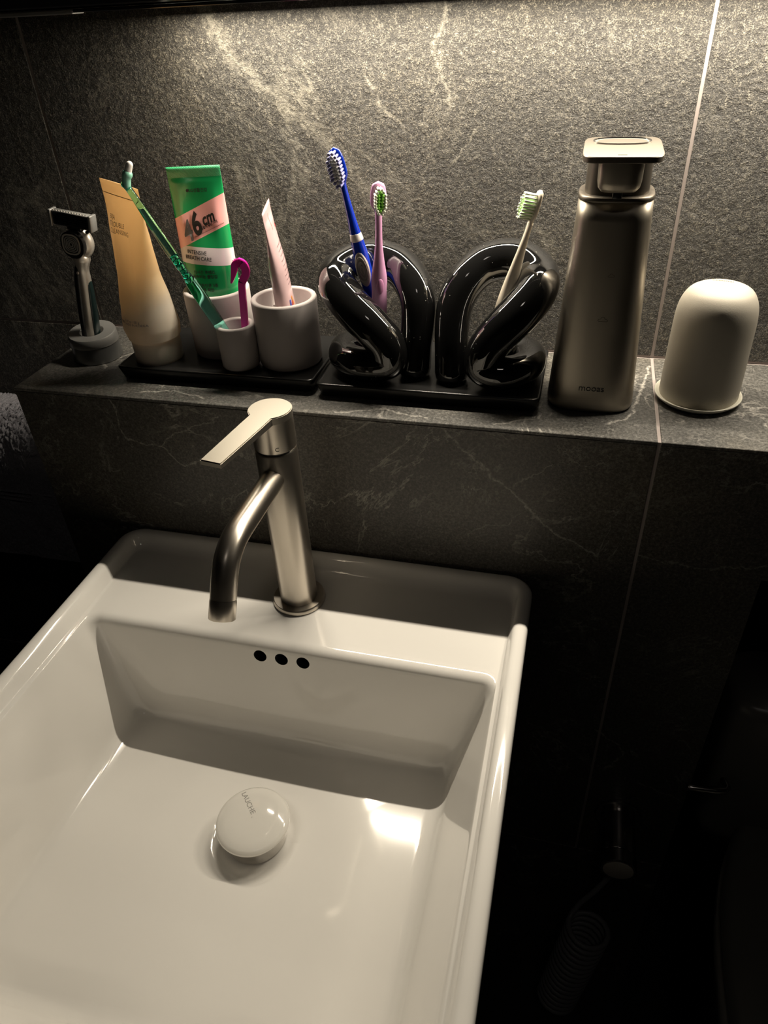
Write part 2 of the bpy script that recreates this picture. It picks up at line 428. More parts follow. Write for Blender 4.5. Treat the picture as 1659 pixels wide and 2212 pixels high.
# water drops
wm = mat('water', (1, 1, 1), .02, Transmission_Weight=1.0, IOR=1.33)
wd = bmesh.new()
for px, py, r, st in ((.428, -.238, .0016, 1.4), (.420, -.262, .0013, 1), (.433, -.214, .002, 1.1), (.431, -.230, .0012, 1), (.441, -.222, .0011, 1), (.413, -.283, .0014, 1.6), (.437, -.246, .0009, 1), (.405, -.300, .0009, 1), (.185, -.237, .0012, 1), (.192, -.231, .0007, 1), (.215, -.221, .0007, 1), (.222, -.219, .0006, 1), (.182, -.246, .0009, 1), (.421, -.227, .0008, 2.2)):
    c = bmesh.new(); bmesh.ops.create_icosphere(c, subdivisions=2, radius=r)
    bmesh.ops.scale(c, verts=c.verts, vec=(1, st, .28))
    zb = -.2815
    bmesh.ops.translate(c, verts=c.verts, vec=(px, py, zb)); me_ = bpy.data.meshes.new('t'); c.to_mesh(me_); c.free(); wd.from_mesh(me_)
wo = put('water_drops', wd, wm, None); tag(wo, 'small clear water drops scattered on the basin floor', 'water', kind='stuff')

# ------------------------------------------------------------ faucet
FX, FY = .2998, -.0615
fa = empty('faucet', (FX, FY, -.1665), 'brushed nickel single-lever basin faucet with bent spout', 'faucet')
FO = fa.location.copy()
part('base_ring', lathe([(0, 0), (.0246, 0), (.0248, .0012), (.0246, .0035), (.0236, .0046), (.0178, .0048), (.0, .0048)], 64), M_nickel, fa, sharp=40)
part('body', lathe([(0, .004), (.0172, .004), (.0174, .006), (.0174, .1665), (.0168, .1678), (0, .1678)], 64), M_nickel, fa, sharp=40)
part('gap_ring', lathe([(0, .1679), (.0160, .1679), (.0160, .1694), (0, .1694)], 48), M_blackp, fa, sharp=40)
part('cartridge_cap', lathe([(0, .1695), (.0168, .1695), (.0174, .1702), (.0174, .1965), (0, .1965)], 64), M_nickel, fa, sharp=40)
# spout: leaves the body level, then turns down towards the basin
yz = [(-.012, -.0215), (-.060, -.0215), (-.090, -.0225), (-.106, -.0285), (-.116, -.0390), (-.1245, -.0535)]
sp = [(0, y, z+.1665) for y, z in yz]
part('spout', sweep(sp, .0098, 32, 8, cap=False), M_nickel, fa, sharp=50)
d = (Vector(sp[-1])-Vector(sp[-2])).normalized(); e0 = Vector(sp[-1])+d*.0003
part('aerator', sweep([e0, e0+d*.002, e0+d*.0145, e0+d*.0150], [.0097, .0100, .0100, .0096], 32, 0, cap=False), M_nickel, fa, sharp=50)
part('outlet', sweep([e0+d*.0148, e0+d*.0153], .0080, 24, 0, cap=False), M_blackp, fa, sharp=50)
# lever plate: round head running out into a flat tapering blade
th = math.atan2(-.079, -.0115)
def lever_outline(r=.0176, w0=.0100, w1=.0088, L=.0835):
    pts = []; a0 = math.asin(w0/r)
    for k in range(41):
        a = a0+(2*PI-2*a0)*k/40; pts.append((r*math.cos(a), r*math.sin(a)))
    pts += [(r*.99+.012, -w0*.99), (L, -w1), (L, w1), (r*.99+.012, w0*.99)]
    c, s = math.cos(th), math.sin(th)
    return [(x*c-y*s, x*s+y*c, math.hypot(x, y)) for x, y in pts]
lo_ = lever_outline()
def zt(x): return .2022+.0006
def zb(rr): return .1966 if rr < .0195 else (.1966+(.0022)*(rr-.0195)/.064)
bm = bmesh.new()
T_ = [bm.verts.new((x, y, zt(r))) for x, y, r in lo_]; B_ = [bm.verts.new((x, y, zb(r))) for x, y, r in lo_]
bm.faces.new(T_); bm.faces.new(B_[::-1]); n = len(T_)
for i in range(n): bm.faces.new((T_[i], B_[i], B_[(i+1) % n], T_[(i+1) % n]))
bmesh.ops.recalc_face_normals(bm, faces=bm.faces)
bmesh.ops.bevel(bm, geom=[e for e in bm.edges if all(abs(v.co.z-.2028) < 1e-5 for v in e.verts)], offset=.0007, segments=2, affect='EDGES')
part('lever', bm, M_lever, fa, sharp=25)
tb = text_mesh('C', .0052)
ang = math.radians(-62)
for v in tb.verts:
    a = ang+v.co.x/.0175; v.co = Vector((.01752*math.cos(a), .01752*math.sin(a), .1742+v.co.y))
part('lettering', tb, M_ink, fa, False)

# ------------------------------------------------------------ trays
H = .0135
def tray(name, x0, x1, y0, y1, label):
    t = empty(name, ((x0+x1)/2, (y0+y1)/2, 0), label, 'tray', 'black trays on the ledge'); o = t.location.copy()
    r = .006
    lp = [rrect(x0+.006, x1-.006, y0+.006, y1-.006, r-.002, .0002, 6), rrect(x0+.003, x1-.003, y0+.003, y1-.003, r, .0010, 6), rrect(x0, x1, y0, y1, r, H-.0012, 6), rrect(x0+.0002, x1-.0002, y0+.0002, y1-.0002, r, H-.0003, 6),
          rrect(x0+.0012, x1-.0012, y0+.0012, y1-.0012, r, H+.0004, 6), rrect(x0+.0026, x1-.0026, y0+.0026, y1-.0026, r-.002, H+.0002, 6), rrect(x0+.0036, x1-.0036, y0+.0036, y1-.0036, r-.0025, H, 6)]
    part('slab', shift(loft(lp), o), M_tray, t)
    for fx in (x0+.02, x1-.02):
        for fy in (y0+.02, y1-.02):
            part('foot', shift(lathe([(0, 0), (.004, 0), (.004, .0004), (0, .0004)], 12, fx, fy), o), M_blackp, t)
    return t
tray('tray', .0970, .2998, .0340, .1370, 'left black rectangular tray under the toothpaste cups')
tray('tray', .3035, .5035, .0290, .1370, 'right black rectangular tray under the two knotted vases')

# ------------------------------------------------------------ cups
def cup(name, cx, cy, ro_, hgt, wall, label, rt=None):
    rt = rt or ro_
    t = empty(name, (cx, cy, H), label, 'cup', 'matte grey stoneware cups')
    part('body', lathe([(0, .0002), (ro_-.0035, .0002), (ro_-.0012, .0008), (ro_, .0028), (rt, hgt-.0018), (rt-.0006, hgt-.0005), (rt-.0016, hgt), (rt-wall+.0016, hgt), (rt-wall+.0005, hgt-.0006), (rt-wall, hgt-.0018), (ro_-wall, .005), (ro_-wall-.002, .004), (0, .004)], 72), M_cup, t)
    return t
cup('cup', .1893, .0916, .0305, .0625, .0052, 'matte grey cup behind, holding the green toothpaste tube', .0315)
cup('cup', .2646, .0750, .0297, .0625, .0052, 'matte grey cup on the right, holding the pink tube', .0302)
cup('small_cup', .2209, .0560, .0178, .0420, .0046, 'small matte grey cup in front, holding green brush and pink remover')

# ------------------------------------------------------------ squeeze tubes
class Tube:
    """soft tube: round shoulder at the bottom, flat crimped seam at the top; local frame z = axis, x = seam, -y = printed face"""
    def __init__(s, L, secs): s.L = L; s.secs = secs
    def sec(s, z):
        S = s.secs
        for a, b in zip(S, S[1:]):
            if z <= b[0]:
                t = (z-a[0])/(b[0]-a[0]) if b[0] > a[0] else 0; t = max(0, min(1, t)); t2 = t*t*(3-2*t)*.35+t*.65
                return tuple(p+(q-p)*t2 for p, q in zip(a[1:], b[1:]))
        return S[-1][1:]
    def mesh(s, n=56, m=60, dent=None):
        bm = bmesh.new(); uv = bm.loops.layers.uv.new('UV'); rows = []
        zs = sorted(set([s.L*k/m for k in range(m+1)]+[x[0] for x in s.secs]))
        for z in zs:
            a, b, ox, oy = s.sec(z); row = []
            for i in range(n):
                t = 2*PI*i/n; x = a*math.sin(t); y = -b*math.cos(t)
                if dent: y += dent(x, z, y)
                row.append((bm.verts.new((ox+x, oy+y, z)), t, z, x/a, y))
            rows.append(row)
        for r0, r1 in zip(rows, rows[1:]):
            for i in range(n):
                j = (i+1) % n; q = (r0[i], r0[j], r1[j], r1[i]); f = bm.faces.new([k[0] for k in q])
                for lp, k in zip(f.loops, q):
                    lp[uv].uv = (k[3]*.5+.5, k[2]/s.L)
        bm.faces.new([k[0] for k in rows[0]][::-1]); bm.faces.new([k[0] for k in rows[-1]])
        return bm
    def decal(s, bm, cx, cz, rot=0, eps=.00035, dent=None, grid=.004):
        cut_grid(bm, grid)
        c, si = math.cos(rot), math.sin(rot)
        for v in bm.verts:
            x = cx+v.co.x*c-v.co.y*si; z = cz+v.co.x*si+v.co.y*c; a, b, ox, oy = s.sec(z)
            k = max(-.985, min(.985, x/a)); y = -b*math.sqrt(1-k*k)
            if dent: y += dent(k*a, z, y)
            v.co = Vector((ox+k*a, oy+y-eps, z))
        return bm

# --- green toothpaste, face to the room
tp = empty('toothpaste_tube', (0, 0, 0), 'green toothpaste tube with pink and white bands in the left grey cup', 'toothpaste')
tp.matrix_world = frame((.1885, .0885, .0182), Vector((.1835, .1000, .1805))-Vector((.1885, .0885, .0182)), (.12, -1, 0))
LT = .1625
T1 = Tube(LT, [(0.0, .0110, .0110, 0, 0), (.018, .0115, .0115, 0, 0), (.0185, .0215, .0160, 0, 0), (.030, .0245, .0168, 0, 0), (.075, .0255, .0150, 0, 0), (.115, .0252, .0100, 0, 0), (.150, .0250, .0018, 0, 0), (.1535, .0250, .0009, 0, 0), (LT, .0250, .0008, 0, 0)])
def dent1(x, z, y):
    if y > 0: return 0
    k = max(0, 1-abs(z-.118)/.036); return .0032*k*k*(3-2*k)*max(0, 1-(x/.017)**2)
mg = mat('printed_green_tube', (.0, .3, .1), .22, Coat_Weight=.5, Coat_Roughness=.1); q = N(mg)
tc = q.new('ShaderNodeTexCoord'); sx = q.new('ShaderNodeSeparateXYZ'); q.l(tc.outputs['Object'], sx.inputs[0])
X_, Y_, Z_ = sx.outputs
def band(lo_, hi, slope, curve=0):
    zz = q.math('SUBTRACT', Z_, q.math('MULTIPLY', X_, slope))
    return q.math('MULTIPLY', q.math('GREATER_THAN', zz, lo_), q.math('LESS_THAN', zz, hi))
green = (.012, .30, .088)
col = q.mix(band(.1040, .1300, .40), green, (.86, .42, .40))
col = q.mix(q.math('MULTIPLY', band(.0810, .0960, -.10), q.math('LESS_THAN', q.math('SUBTRACT', Z_, q.math('MULTIPLY', X_, .40)), .1040)), col, (.72, .66, .68))
col = q.mix(q.math('LESS_THAN', q.math('SUBTRACT', Z_, q.math('MULTIPLY', X_, .45)), .0245), col, (.86, .40, .38))
seam = q.math('GREATER_THAN', Z_, .1538)
col = q.mix(seam, col, (.06, .40, .17)); q.l(col, q.b.inputs['Base Color'])
wv = q.new('ShaderNodeTexWave', wave_type='BANDS', bands_direction='DIAGONAL'); wv.inputs['Scale'].default_value = 420; q.l(q.obj(), wv.inputs['Vector'])
q.l(q.bump(q.math('MULTIPLY', wv.outputs['Fac'], seam), .5, .0004), q.b.inputs['Normal'])
part('body', T1.mesh(dent=dent1), mg, tp)
def tdec(s, size, cx, cz, m=M_ink, rot=0, T=T1, parent=tp, align='CENTER', bold=0, shear=0, dent=dent1, sxy=(1, 1), eps=.0004):
    b = text_mesh(s, size, align, bold, shear)
    for v in b.verts: v.co.x *= sxy[0]; v.co.y *= sxy[1]
    return part('lettering', T.decal(b, cx, cz, rot, eps, dent, .003), m, parent, False)
tdec('LG생활건강', .0036, .0022, .1430, bold=.00006)
c = bmesh.new(); bmesh.ops.create_circle(c, cap_ends=True, segments=20, radius=.0013)
part('emblem', T1.decal(c, -.0078, .1432, 0, .0004, dent1), M_ink, tp, False)
R1 = math.radians(21)
tdec('4', .0245, -.0128, .1085, mat('pewter_ink', (.12, .11, .11), .3), R1, shear=.25, bold=.0005, sxy=(.72, 1.0))
tdec('6', .0245, -.0042, .1145, M_ink, R1, shear=.25, bold=.0009, sxy=(.72, 1.05), eps=.0006)
tdec('cm', .0125, .0080, .1200, M_ink, R1, shear=.3, bold=.0004, sxy=(.85, 1.1))
tdec('숨결이 닿는 거리', .0026, .0088, .1143, M_ink, R1, bold=.00010)
c = bmesh.new(); bmesh.ops.create_grid(c, x_segments=12, y_segments=1, size=.5); bmesh.ops.scale(c, verts=c.verts, vec=(.030, .00022, 1))
for k in range(25):
    t_ = bmesh.new(); bmesh.ops.create_grid(t_, x_segments=1, y_segments=1, size=.5); bmesh.ops.scale(t_, verts=t_.verts, vec=(.00018, .0009, 1))
    bmesh.ops.translate(t_, verts=t_.verts, vec=(-.0148+k*.00122, .0005, 0)); me_ = bpy.data.meshes.new('t'); t_.to_mesh(me_); t_.free(); c.from_mesh(me_)
part('ruler_line', T1.decal(c, .0085, .1102, R1, .0004, dent1), M_ink, tp, False)
R2 = math.radians(-7)
tdec('INTENSIVE', .0047, -.0058, .0918, M_ink, R2, bold=.00008, sxy=(.86, 1))
tdec('BREATH CARE', .0047, -.0052, .0868, M_ink, R2, bold=.00008, sxy=(.86, 1))
for s_, zz in (('12시간 후에도', .0745), ('지속되는 쿨링감', .0705), ('구취원인균 3종', .0625), ('억제 확인', .0585)):
    tdec(s_, .0036, -.001, zz, M_ink, math.radians(-2), bold=.00008)
part('cap', lathe([(0, 0), (.0125, 0), (.0125, .0170), (.011, .0180), (0, .0180)], 32), M_white, tp)

# --- amber and cream cleansing tube standing on its cap
ct = empty('cleansing_tube', (0, 0, 0), 'amber and cream cleansing foam tube standing on its cap beside the razor', 'tube')
ct.matrix_world = frame((.1295, .0635, H), Vector((.1325, .0590, .1745))-Vector((.1295, .0635, H)), (-.50, -.87, 0))
LC = .1610
T2 = Tube(LC, [(.0225, .0232, .0232, 0, 0), (.0240, .0250, .0250, 0, 0), (.034, .0275, .0265, -.0015, 0), (.058, .0262, .0225, -.0020, 0), (.085, .0258, .0165, -.0022, 0), (.120, .0290, .0110, -.0010, 0), (.148, .0325, .0018, 0, 0), (.152, .0328, .0009, 0, 0), (LC, .0328, .0007, 0, 0)])
def dent2(x, z, y):
    if y > 0: return 0
    g = max(0, 1-((x-.004)/.012)**2); k = max(0, 1-abs(z-.095)/.055)
    return .0040*g*k*k*(3-2*k)
ma = mat('amber_cream_tube', (.6, .4, .2), .42, Subsurface_Weight=.0); q = N(ma)
tc = q.new('ShaderNodeTexCoord'); sx = q.new('ShaderNodeSeparateXYZ'); q.l(tc.outputs['Object'], sx.inputs[0])
f = q.math('ADD', q.math('MULTIPLY', q.math('SUBTRACT', sx.outputs[2], .040), 22.0), q.math('MULTIPLY', sx.outputs[0], -14.0))
f = q.math('ADD', f, q.math('MULTIPLY', q.math('SUBTRACT', q.noise(q.obj(), 30, 3), .5), .8))
cc = q.ramp(f, [(.0, (.60, .54, .46)), (.45, (.70, .56, .38)), (1.0, (.70, .49, .26))]); q.l(cc, q.b.inputs['Base Color'])
tr_ = q.new('ShaderNodeBsdfTranslucent'); q.l(q.mix(.5, cc, (.92, .76, .52)), tr_.inputs[0]); mx = q.new('ShaderNodeMixShader')
q.l(q.ramp(f, [(.0, .25), (.8, .50)]), mx.inputs[0]); q.l(q.b.outputs[0], mx.inputs[1]); q.l(tr_.outputs[0], mx.inputs[2])
q.l(mx.outputs[0], [n_ for n_ in q.t.nodes if n_.type == 'OUTPUT_MATERIAL'][0].inputs[0])
part('body', T2.mesh(dent=dent2), ma, ct)
part('seam_line', T2.decal(box(-.0315, .0315, -.0003, .0003, -.0001, .0001), 0, .1505, 0, .0003, dent2), mat('seam_shadow_tan', (.45, .28, .12), .5), ct, False)
part('cap', lathe([(0, 0), (.0198, 0), (.0214, .0008), (.0220, .0025), (.0217, .0055), (.0213, .0060), (.0211, .0215), (.0198, .0224), (0, .0224)], 56), mat('cream_plastic', (.58, .54, .47), .4), ct, sharp=35)
def cdec(s, size, cx, cz, m=M_inkg, rot=0, align='LEFT', sxy=(1, 1), bold=0):
    return tdec(s, size, cx, cz, m, rot, T2, ct, align, bold, 0, dent2, sxy, .0005)
cdec('BIJA', .0056, -.0165, .1330); cdec('TROUBLE', .0056, -.0160, .1275); cdec('CLEANSING', .0056, -.0150, .1220)
cdec('BIJA TROUBLE CARE', .0046, -.0225, .0880, rot=math.radians(90), align='CENTER')
cdec('innisfree', .0052, -.0190, .0440, M_inkb, bold=.00006)
cdec('5.07 oz 150 g\nMADE IN KOREA', .0030, .0000, .0440, M_inkb)

# --- pink tube seen edge-on
pt = empty('pink_tube', (0, 0, 0), 'pale pink squeezed tube seen edge-on in the right grey cup', 'toothpaste')
pt.matrix_world = frame((.2685, .0765, .0190), Vector((.2600, .0725, .1545))-Vector((.2685, .0765, .0190)), (.96, .27, 0))
LP = .1358
T3 = Tube(LP, [(.0, .0085, .0085, 0, 0), (.012, .0088, .0088, 0, 0), (.0125, .0150, .0120, 0, 0), (.045, .0185, .0090, 0, 0), (.085, .0225, .0075, 0, 0), (.122, .0255, .0022, 0, 0), (.127, .0262, .0009, 0, 0), (LP, .0265, .0007, 0, 0)])
part('body', T3.mesh(), mat('pale_pink_tube', (.66, .46, .47), .30, Coat_Weight=.3), pt)
def pdec(s, size, cx, cz, m, rot=0, sxy=(1, 1)): return tdec(s, size, cx, cz, m, rot, T3, pt, 'CENTER', 0, 0, None, sxy, .0003)
M_red = mat('red_ink', (.55, .05, .06), .5)
M_pgrey = mat('mauve_ink', (.20, .12, .13), .5)
part('seam_notch', T3.decal(box(-.0004, .0004, -.007, .007, -.0001, .0001), -.004, .1240, 0, .0003, None), M_pgrey, pt, False)
for k in range(9):
    part('print_line', T3.decal(box(-.011+(k % 3)*.001, .011-(k % 2)*.003, -.0003, .0003, -.0001, .0001), 0, .104-k*.0042, 0, .0003, None), M_pgrey, pt, False)
c = bmesh.new(); bmesh.ops.create_circle(c, cap_ends=True, segments=16, radius=.0018); part('red_dot', T3.decal(c, .015, .1160, 0, .0003), M_red, pt, False)
for k, (mm, xx) in enumerate(((M_red, -.009), (mat('blue_ink', (.05, .08, .45), .5), -.012), (mat('orange_ink', (.8, .3, .05), .5), -.006))):
    part('colour_mark', T3.decal(box(-.0012, .0012, -.0045, .0045, -.0001, .0001), xx, .051+k*.002, math.radians(20*k-20), .0003), mm, pt, False)
part('cap', lathe([(0, 0), (.0105, 0), (.0105, .0118), (0, .0119)], 28), M_white, pt)
# small patterned sachet leaning in the same cup
sa = empty('sachet', (.2555, .0745, .0195), 'small white and green printed strip beside the pink tube in its cup', 'sachet')
b = box(-.0045, .0045, -.0008, .0008, 0, .0500, .0004, 1); part('film', b, mat('sachet_white', (.7, .68, .66), .35), sa, False)
part('printed_band', box(-.0046, .0046, -.0009, .0009, .036, .0420, .0003, 1), mat('sachet_green', (.03, .35, .2), .35), sa, False)
sa.rotation_euler = (math.radians(4), math.radians(3), math.radians(25))

# ------------------------------------------------------------ interdental brush (clear green handle)
gi = empty('interdental_brush', (0, 0, 0), 'clear green interdental brush leaning out of the small grey cup', 'toothbrush')
A0, A1 = Vector((.2255, .0530, .0190)), Vector((.1545, .0365, .1790))
gi.matrix_world = frame(A0, A1-A0, (.3, -1, 0)); LG = (A1-A0).length
M_clear = mat('clear_green_plastic', (.32, .90, .76), .03, Transmission_Weight=1.0, IOR=1.45)
M_clear2 = mat('clear_green_plastic_grip', (.36, .92, .80), .08, Transmission_Weight=1.0, IOR=1.45)
part('handle', sweep([(0, 0, 0), (0, 0, .045), (0, 0, .078), (0, 0, .092)], [(.0038, .0044), (.0056, .0050), (.0058, .0052), (.0040, .0040)], 20, 5), M_clear, gi)
gr = []
for k in range(5):
    z = .0880+k*.0042; r = .0036+(.0006 if k in (3, 4) else 0)
    gr.append(sweep([(0, 0, z), (0, 0, z+.0028)], r, 14, 0))
part('grip', join(gr), M_clear2, gi)
part('neck', sweep([(0, 0, .106), (0, 0, .116), (0, 0, .145), (0, 0, LG-.006), (-.0008, 0, LG)], [(.0036, .0036), (.0048, .0036), (.0038, .0030), (.0028, .0028), (.0032, .0030)], 18, 5), M_clear, gi)
d0 = Vector((.0, 0, LG)); dirx = Vector((.75, 0, .62)).normalized()
part('head', sweep([d0-Vector((0, 0, .002)), d0+dirx*.004, d0+dirx*.0075], [.0032, .0036, .0042], 18, 3), mat('pale_green_plastic', (.25, .55, .42), .3), gi)
part('tip_cover', sweep([d0+dirx*.0080, d0+dirx*.0155], [.0031, .0028], 16, 3), mat('milky_plastic', (.75, .72, .68), .4), gi)

# ------------------------------------------------------------ magenta remover
mr = empty('floss_hook', (.2335, .0560, .0190), 'flat magenta plastic hook tool standing in the small grey cup', 'dental tool')
M_mag = mat('magenta_plastic', (.85, .015, .42), .28, Subsurface_Weight=.15, Subsurface_Radius=(.004, .001, .002))
mr.matrix_world = frame((.2265, .0590, .0190), Vector((.0095, -.004, .085)), (.1, -1, 0))
def ribbon(pts, wds, dpt, k=6):
    Q = crom([(x, z, w_) for (x, z), w_ in zip(pts, wds)], k); L = []; R_ = []
    for i in range(len(Q)):
        a = Q[max(i-1, 0)]; b = Q[min(i+1, len(Q)-1)]; dx, dz = b[0]-a[0], b[1]-a[1]; l_ = math.hypot(dx, dz) or 1
        nx, nz = -dz/l_, dx/l_; x, z, w_ = Q[i]; L.append((x+nx*w_, z+nz*w_)); R_.append((x-nx*w_, z-nz*w_))
    lps = []
    for (lx, lz), (rx, rz) in zip(L, R_):
        lps.append([Vector((lx, -dpt, lz)), Vector((rx, -dpt, rz)), Vector((rx, dpt, rz)), Vector((lx, dpt, lz))])
    b = loft(lps); bmesh.ops.remove_doubles(b, verts=b.verts, dist=1e-7); bmesh.ops.recalc_face_normals(b, faces=b.faces)
    bmesh.ops.bevel(b, geom=[e for e in b.edges if e.calc_face_angle(0) > .6], offset=.0005, segments=2, affect='EDGES')
    return b
part('stem', ribbon([(-.001, 0), (0, .040), (0, .072), (.0014, .0780), (.0042, .0830), (.0046, .0880), (.0022, .0925), (-.0022, .0938)], [.0030, .0031, .0031, .0031, .0034, .0036, .0038, .0038], .0018), M_mag, mr, sharp=50)
part('hook', ribbon([(-.0005, .0936), (-.0046, .0912), (-.0060, .0855), (-.0074, .0800), (-.0094, .0740)], [.0037, .0032, .0026, .0018, .0008], .0018), M_mag, mr, sharp=50)

# ------------------------------------------------------------ razor and stand
rs = empty('razor_stand', (.0443, .0815, 0), 'round gunmetal razor stand at the left end of the ledge', 'razor stand')
part('base', lathe([(0, 0), (.0232, 0), (.0246, .0006), (.0250, .0022), (.0242, .0070), (.0238, .0165), (0, .0165)], 64), mat('dark_satin_metal', (.26, .265, .265), .34, .8), rs, sharp=40)
tp_ = lathe([(0, .0168), (.0242, .0168), (.0246, .0178), (.0240, .0265), (.0232, .0280), (.0122, .0280), (.0114, .0272), (.0112, .0200), (0, .0200)], 64)
for v in tp_.verts:
    if v.co.z > .018: v.co.z += (-v.co.x*.04+v.co.y*.10)
part('top_ring', tp_, M_gun, rs, sharp=40)
rz = empty('razor', (0, 0, 0), 'silver and black cartridge razor upright in the round stand', 'razor')
R0, R1_ = Vector((.0455, .0795, .0212)), Vector((.0600, .0795, .1130))
rz.matrix_world = frame(R0, R1_-R0, (.03, -1, 0))
M_rz = brushed('razor_silver', (.62, .58, .52), .36, (1, 1, 1), .04); M_rz.node_tree.nodes['Principled BSDF'].inputs['Metallic'].default_value = .65
part('handle', sweep([(0, 0, 0), (0, 0, .030), (0, 0, .060), (0, 0, .072), (.001, 0, .082)], [(.0072, .0080), (.0075, .0074), (.0068, .0064), (.0060, .0060), (.0080, .0078)], 24, 5), M_rz, rz)
part('rubber_grip', sweep([(-.0044, -.0030, .003), (-.0046, -.0030, .030), (-.0042, -.0026, .060), (-.0030, -.0028, .073)], [(.0046, .0056), (.0046, .0052), (.0042, .0044), (.0032, .0034)], 20, 5), M_blackp, rz)
part('side_inlay', sweep([(.0048, .0, .003), (.0052, .0, .030), (.0048, .0, .055), (.0034, .0, .066)], [(.0030, .0056), (.0032, .0052), (.0028, .0042), (.0020, .0030)], 16, 5), mat('dark_teal_plastic', (.008, .020, .020), .3), rz)
c = bmesh.new(); bmesh.ops.create_uvsphere(c, u_segments=16, v_segments=8, radius=.0016); bmesh.ops.scale(c, verts=c.verts, vec=(1, .4, 1)); bmesh.ops.translate(c, verts=c.verts, vec=(-.0022, -.0060, .0695)); part('rivet', c, M_rz, rz)
c = bmesh.new(); bmesh.ops.create_uvsphere(c, u_segments=32, v_segments=20, radius=.0140); bmesh.ops.scale(c, verts=c.verts, vec=(1.0, .62, 1.08)); bmesh.ops.translate(c, verts=c.verts, vec=(.0010, .001, .0975)); part('head_housing', c, M_rz, rz)
def disc_y(r, y0, y1, cx, cz, ex=1, ez=1, n=36, bev=.0004):
    lps = [[(cx+r*k*ex*math.cos(2*PI*i/n), y, cz+r*k*ez*math.sin(2*PI*i/n)) for i in range(n)] for y, k in ((y0, 1), (y1+bev, 1), (y1, 1-bev/r))]
    return loft(lps)
part('button_surround', disc_y(.0120, -.004, -.0098, -.0008, .0975, 1, 1.06), M_blackp, rz, sharp=30)
def squircle(r, n=40, p=2.8): return [(math.copysign(abs(math.cos(2*PI*i/n))**(2/p), math.cos(2*PI*i/n))*r, math.copysign(abs(math.sin(2*PI*i/n))**(2/p), math.sin(2*PI*i/n))*r*1.06) for i in range(n)]
def sqring(r0, r1, y0, y1, cx, cz):
    o_, i_ = squircle(r1), squircle(r0)
    return loft([[(cx+x, y0, cz+z) for x, z in o_], [(cx+x, y1, cz+z) for x, z in o_], [(cx+x, y1, cz+z) for x, z in i_], [(cx+x, y0, cz+z) for x, z in i_]], False, False)
part('button_rim', sqring(.0078, .0091, -.0095, -.0106, -.0014, .0982), mat('pale_rim_metal', (.62, .60, .56), .35, .5), rz, sharp=30)
mat_ring = mat('grey_ring_plastic', (.30, .30, .29), .4)
for k, r in enumerate((.0018, .0033, .0049, .0065)):
    part('button_ridge', sqring(r-.0005, r+.0003, -.0095, -.0103, -.0014, .0982), mat_ring, rz, sharp=30)
part('neck', box(-.0080, .0080, -.004, .004, .1085, .1160, .002, 2), M_blackp, rz)
ca = part('cartridge', box(-.0180, .0190, -.0080, -.0010, .1130, .1250, .0015, 2), M_blackp, rz)
for k in range(5): part('blade', box(-.0165, .0175, -.0090, -.0074, .1155+k*.0018, .1158+k*.0018), M_chrome, ca, False)
for s_ in (-1, 1): part('end_clip', box(.0005+s_*.0198-.0015, .0005+s_*.0198+.0015, -.0098, .0010, .1120, .1270, .0008, 2), M_gun, ca)
part('top_bar', box(-.0180, .0190, -.0088, -.0010, .1253, .1265, .0005, 1), M_gun, ca)
for k in range(13): part('guard_tooth', box(-.0160+k*.0027-.0004, -.0160+k*.0027+.0004, -.0080, -.0068, .1266, .1272), M_rz, ca, False)
part('hinge_arm', sweep([(.008, 0, .107), (.0135, 0, .1110), (.0140, -.002, .1150)], .0016, 10, 3), M_blackp, rz)

# ------------------------------------------------------------ knotted vases
def knot(name, pts, rr_, label, hole=None):
    xs = [p[0] for p in pts]; c0 = Vector((sum(xs)/len(xs), .065, H))
    t = empty(name, c0, label, 'vase', 'glossy black knotted vases')
    b = sweep([Vector(p)-c0 for p in pts], rr_, 36, 10)
    # feet rest flat on the tray
    for v in b.verts:
        if v.co.z < .0004: v.co.z = .0004+(v.co.z-.0004)*.02
    part('body', b, M_black, t)
    if hole:
        c = bmesh.new(); bmesh.ops.create_uvsphere(c, u_segments=20, v_segments=10, radius=.0026)
        bmesh.ops.scale(c, verts=c.verts, vec=(1.25, .8, .9)); bmesh.ops.translate(c, verts=c.verts, vec=Vector(hole)-c0)
        part('glaze_hole', c, M_hole, t)
    return t
knot('knotted_vase', [(.3890, .0620, .0210), (.3895, .0650, .0400), (.3905, .0700, .0560), (.3895, .0780, .0745), (.3825, .0880, .0880), (.3680, .0995, .0985), (.3480, .1035, .1035), (.3300, .1000, .1020), (.3168, .0868, .0958), (.3195, .0715, .0875), (.3360, .0575, .0750), (.3530, .0500, .0625), (.3675, .0470, .0475), (.3690, .0465, .0330), (.3570, .0460, .0285), (.3385, .0480, .0285), (.3240, .0600, .0290), (.3215, .0770, .0290), (.3325, .0865, .0290), (.3375, .0840, .0290)],
     [.0148, .0148, .0148, .0156, .0164, .0168, .0168, .0168, .0172, .0174, .0174, .0172, .0164, .0156, .0146, .0145, .0145, .0145, .0140, .0110],
     'left glossy black knotted vase holding blue and pink toothbrushes')
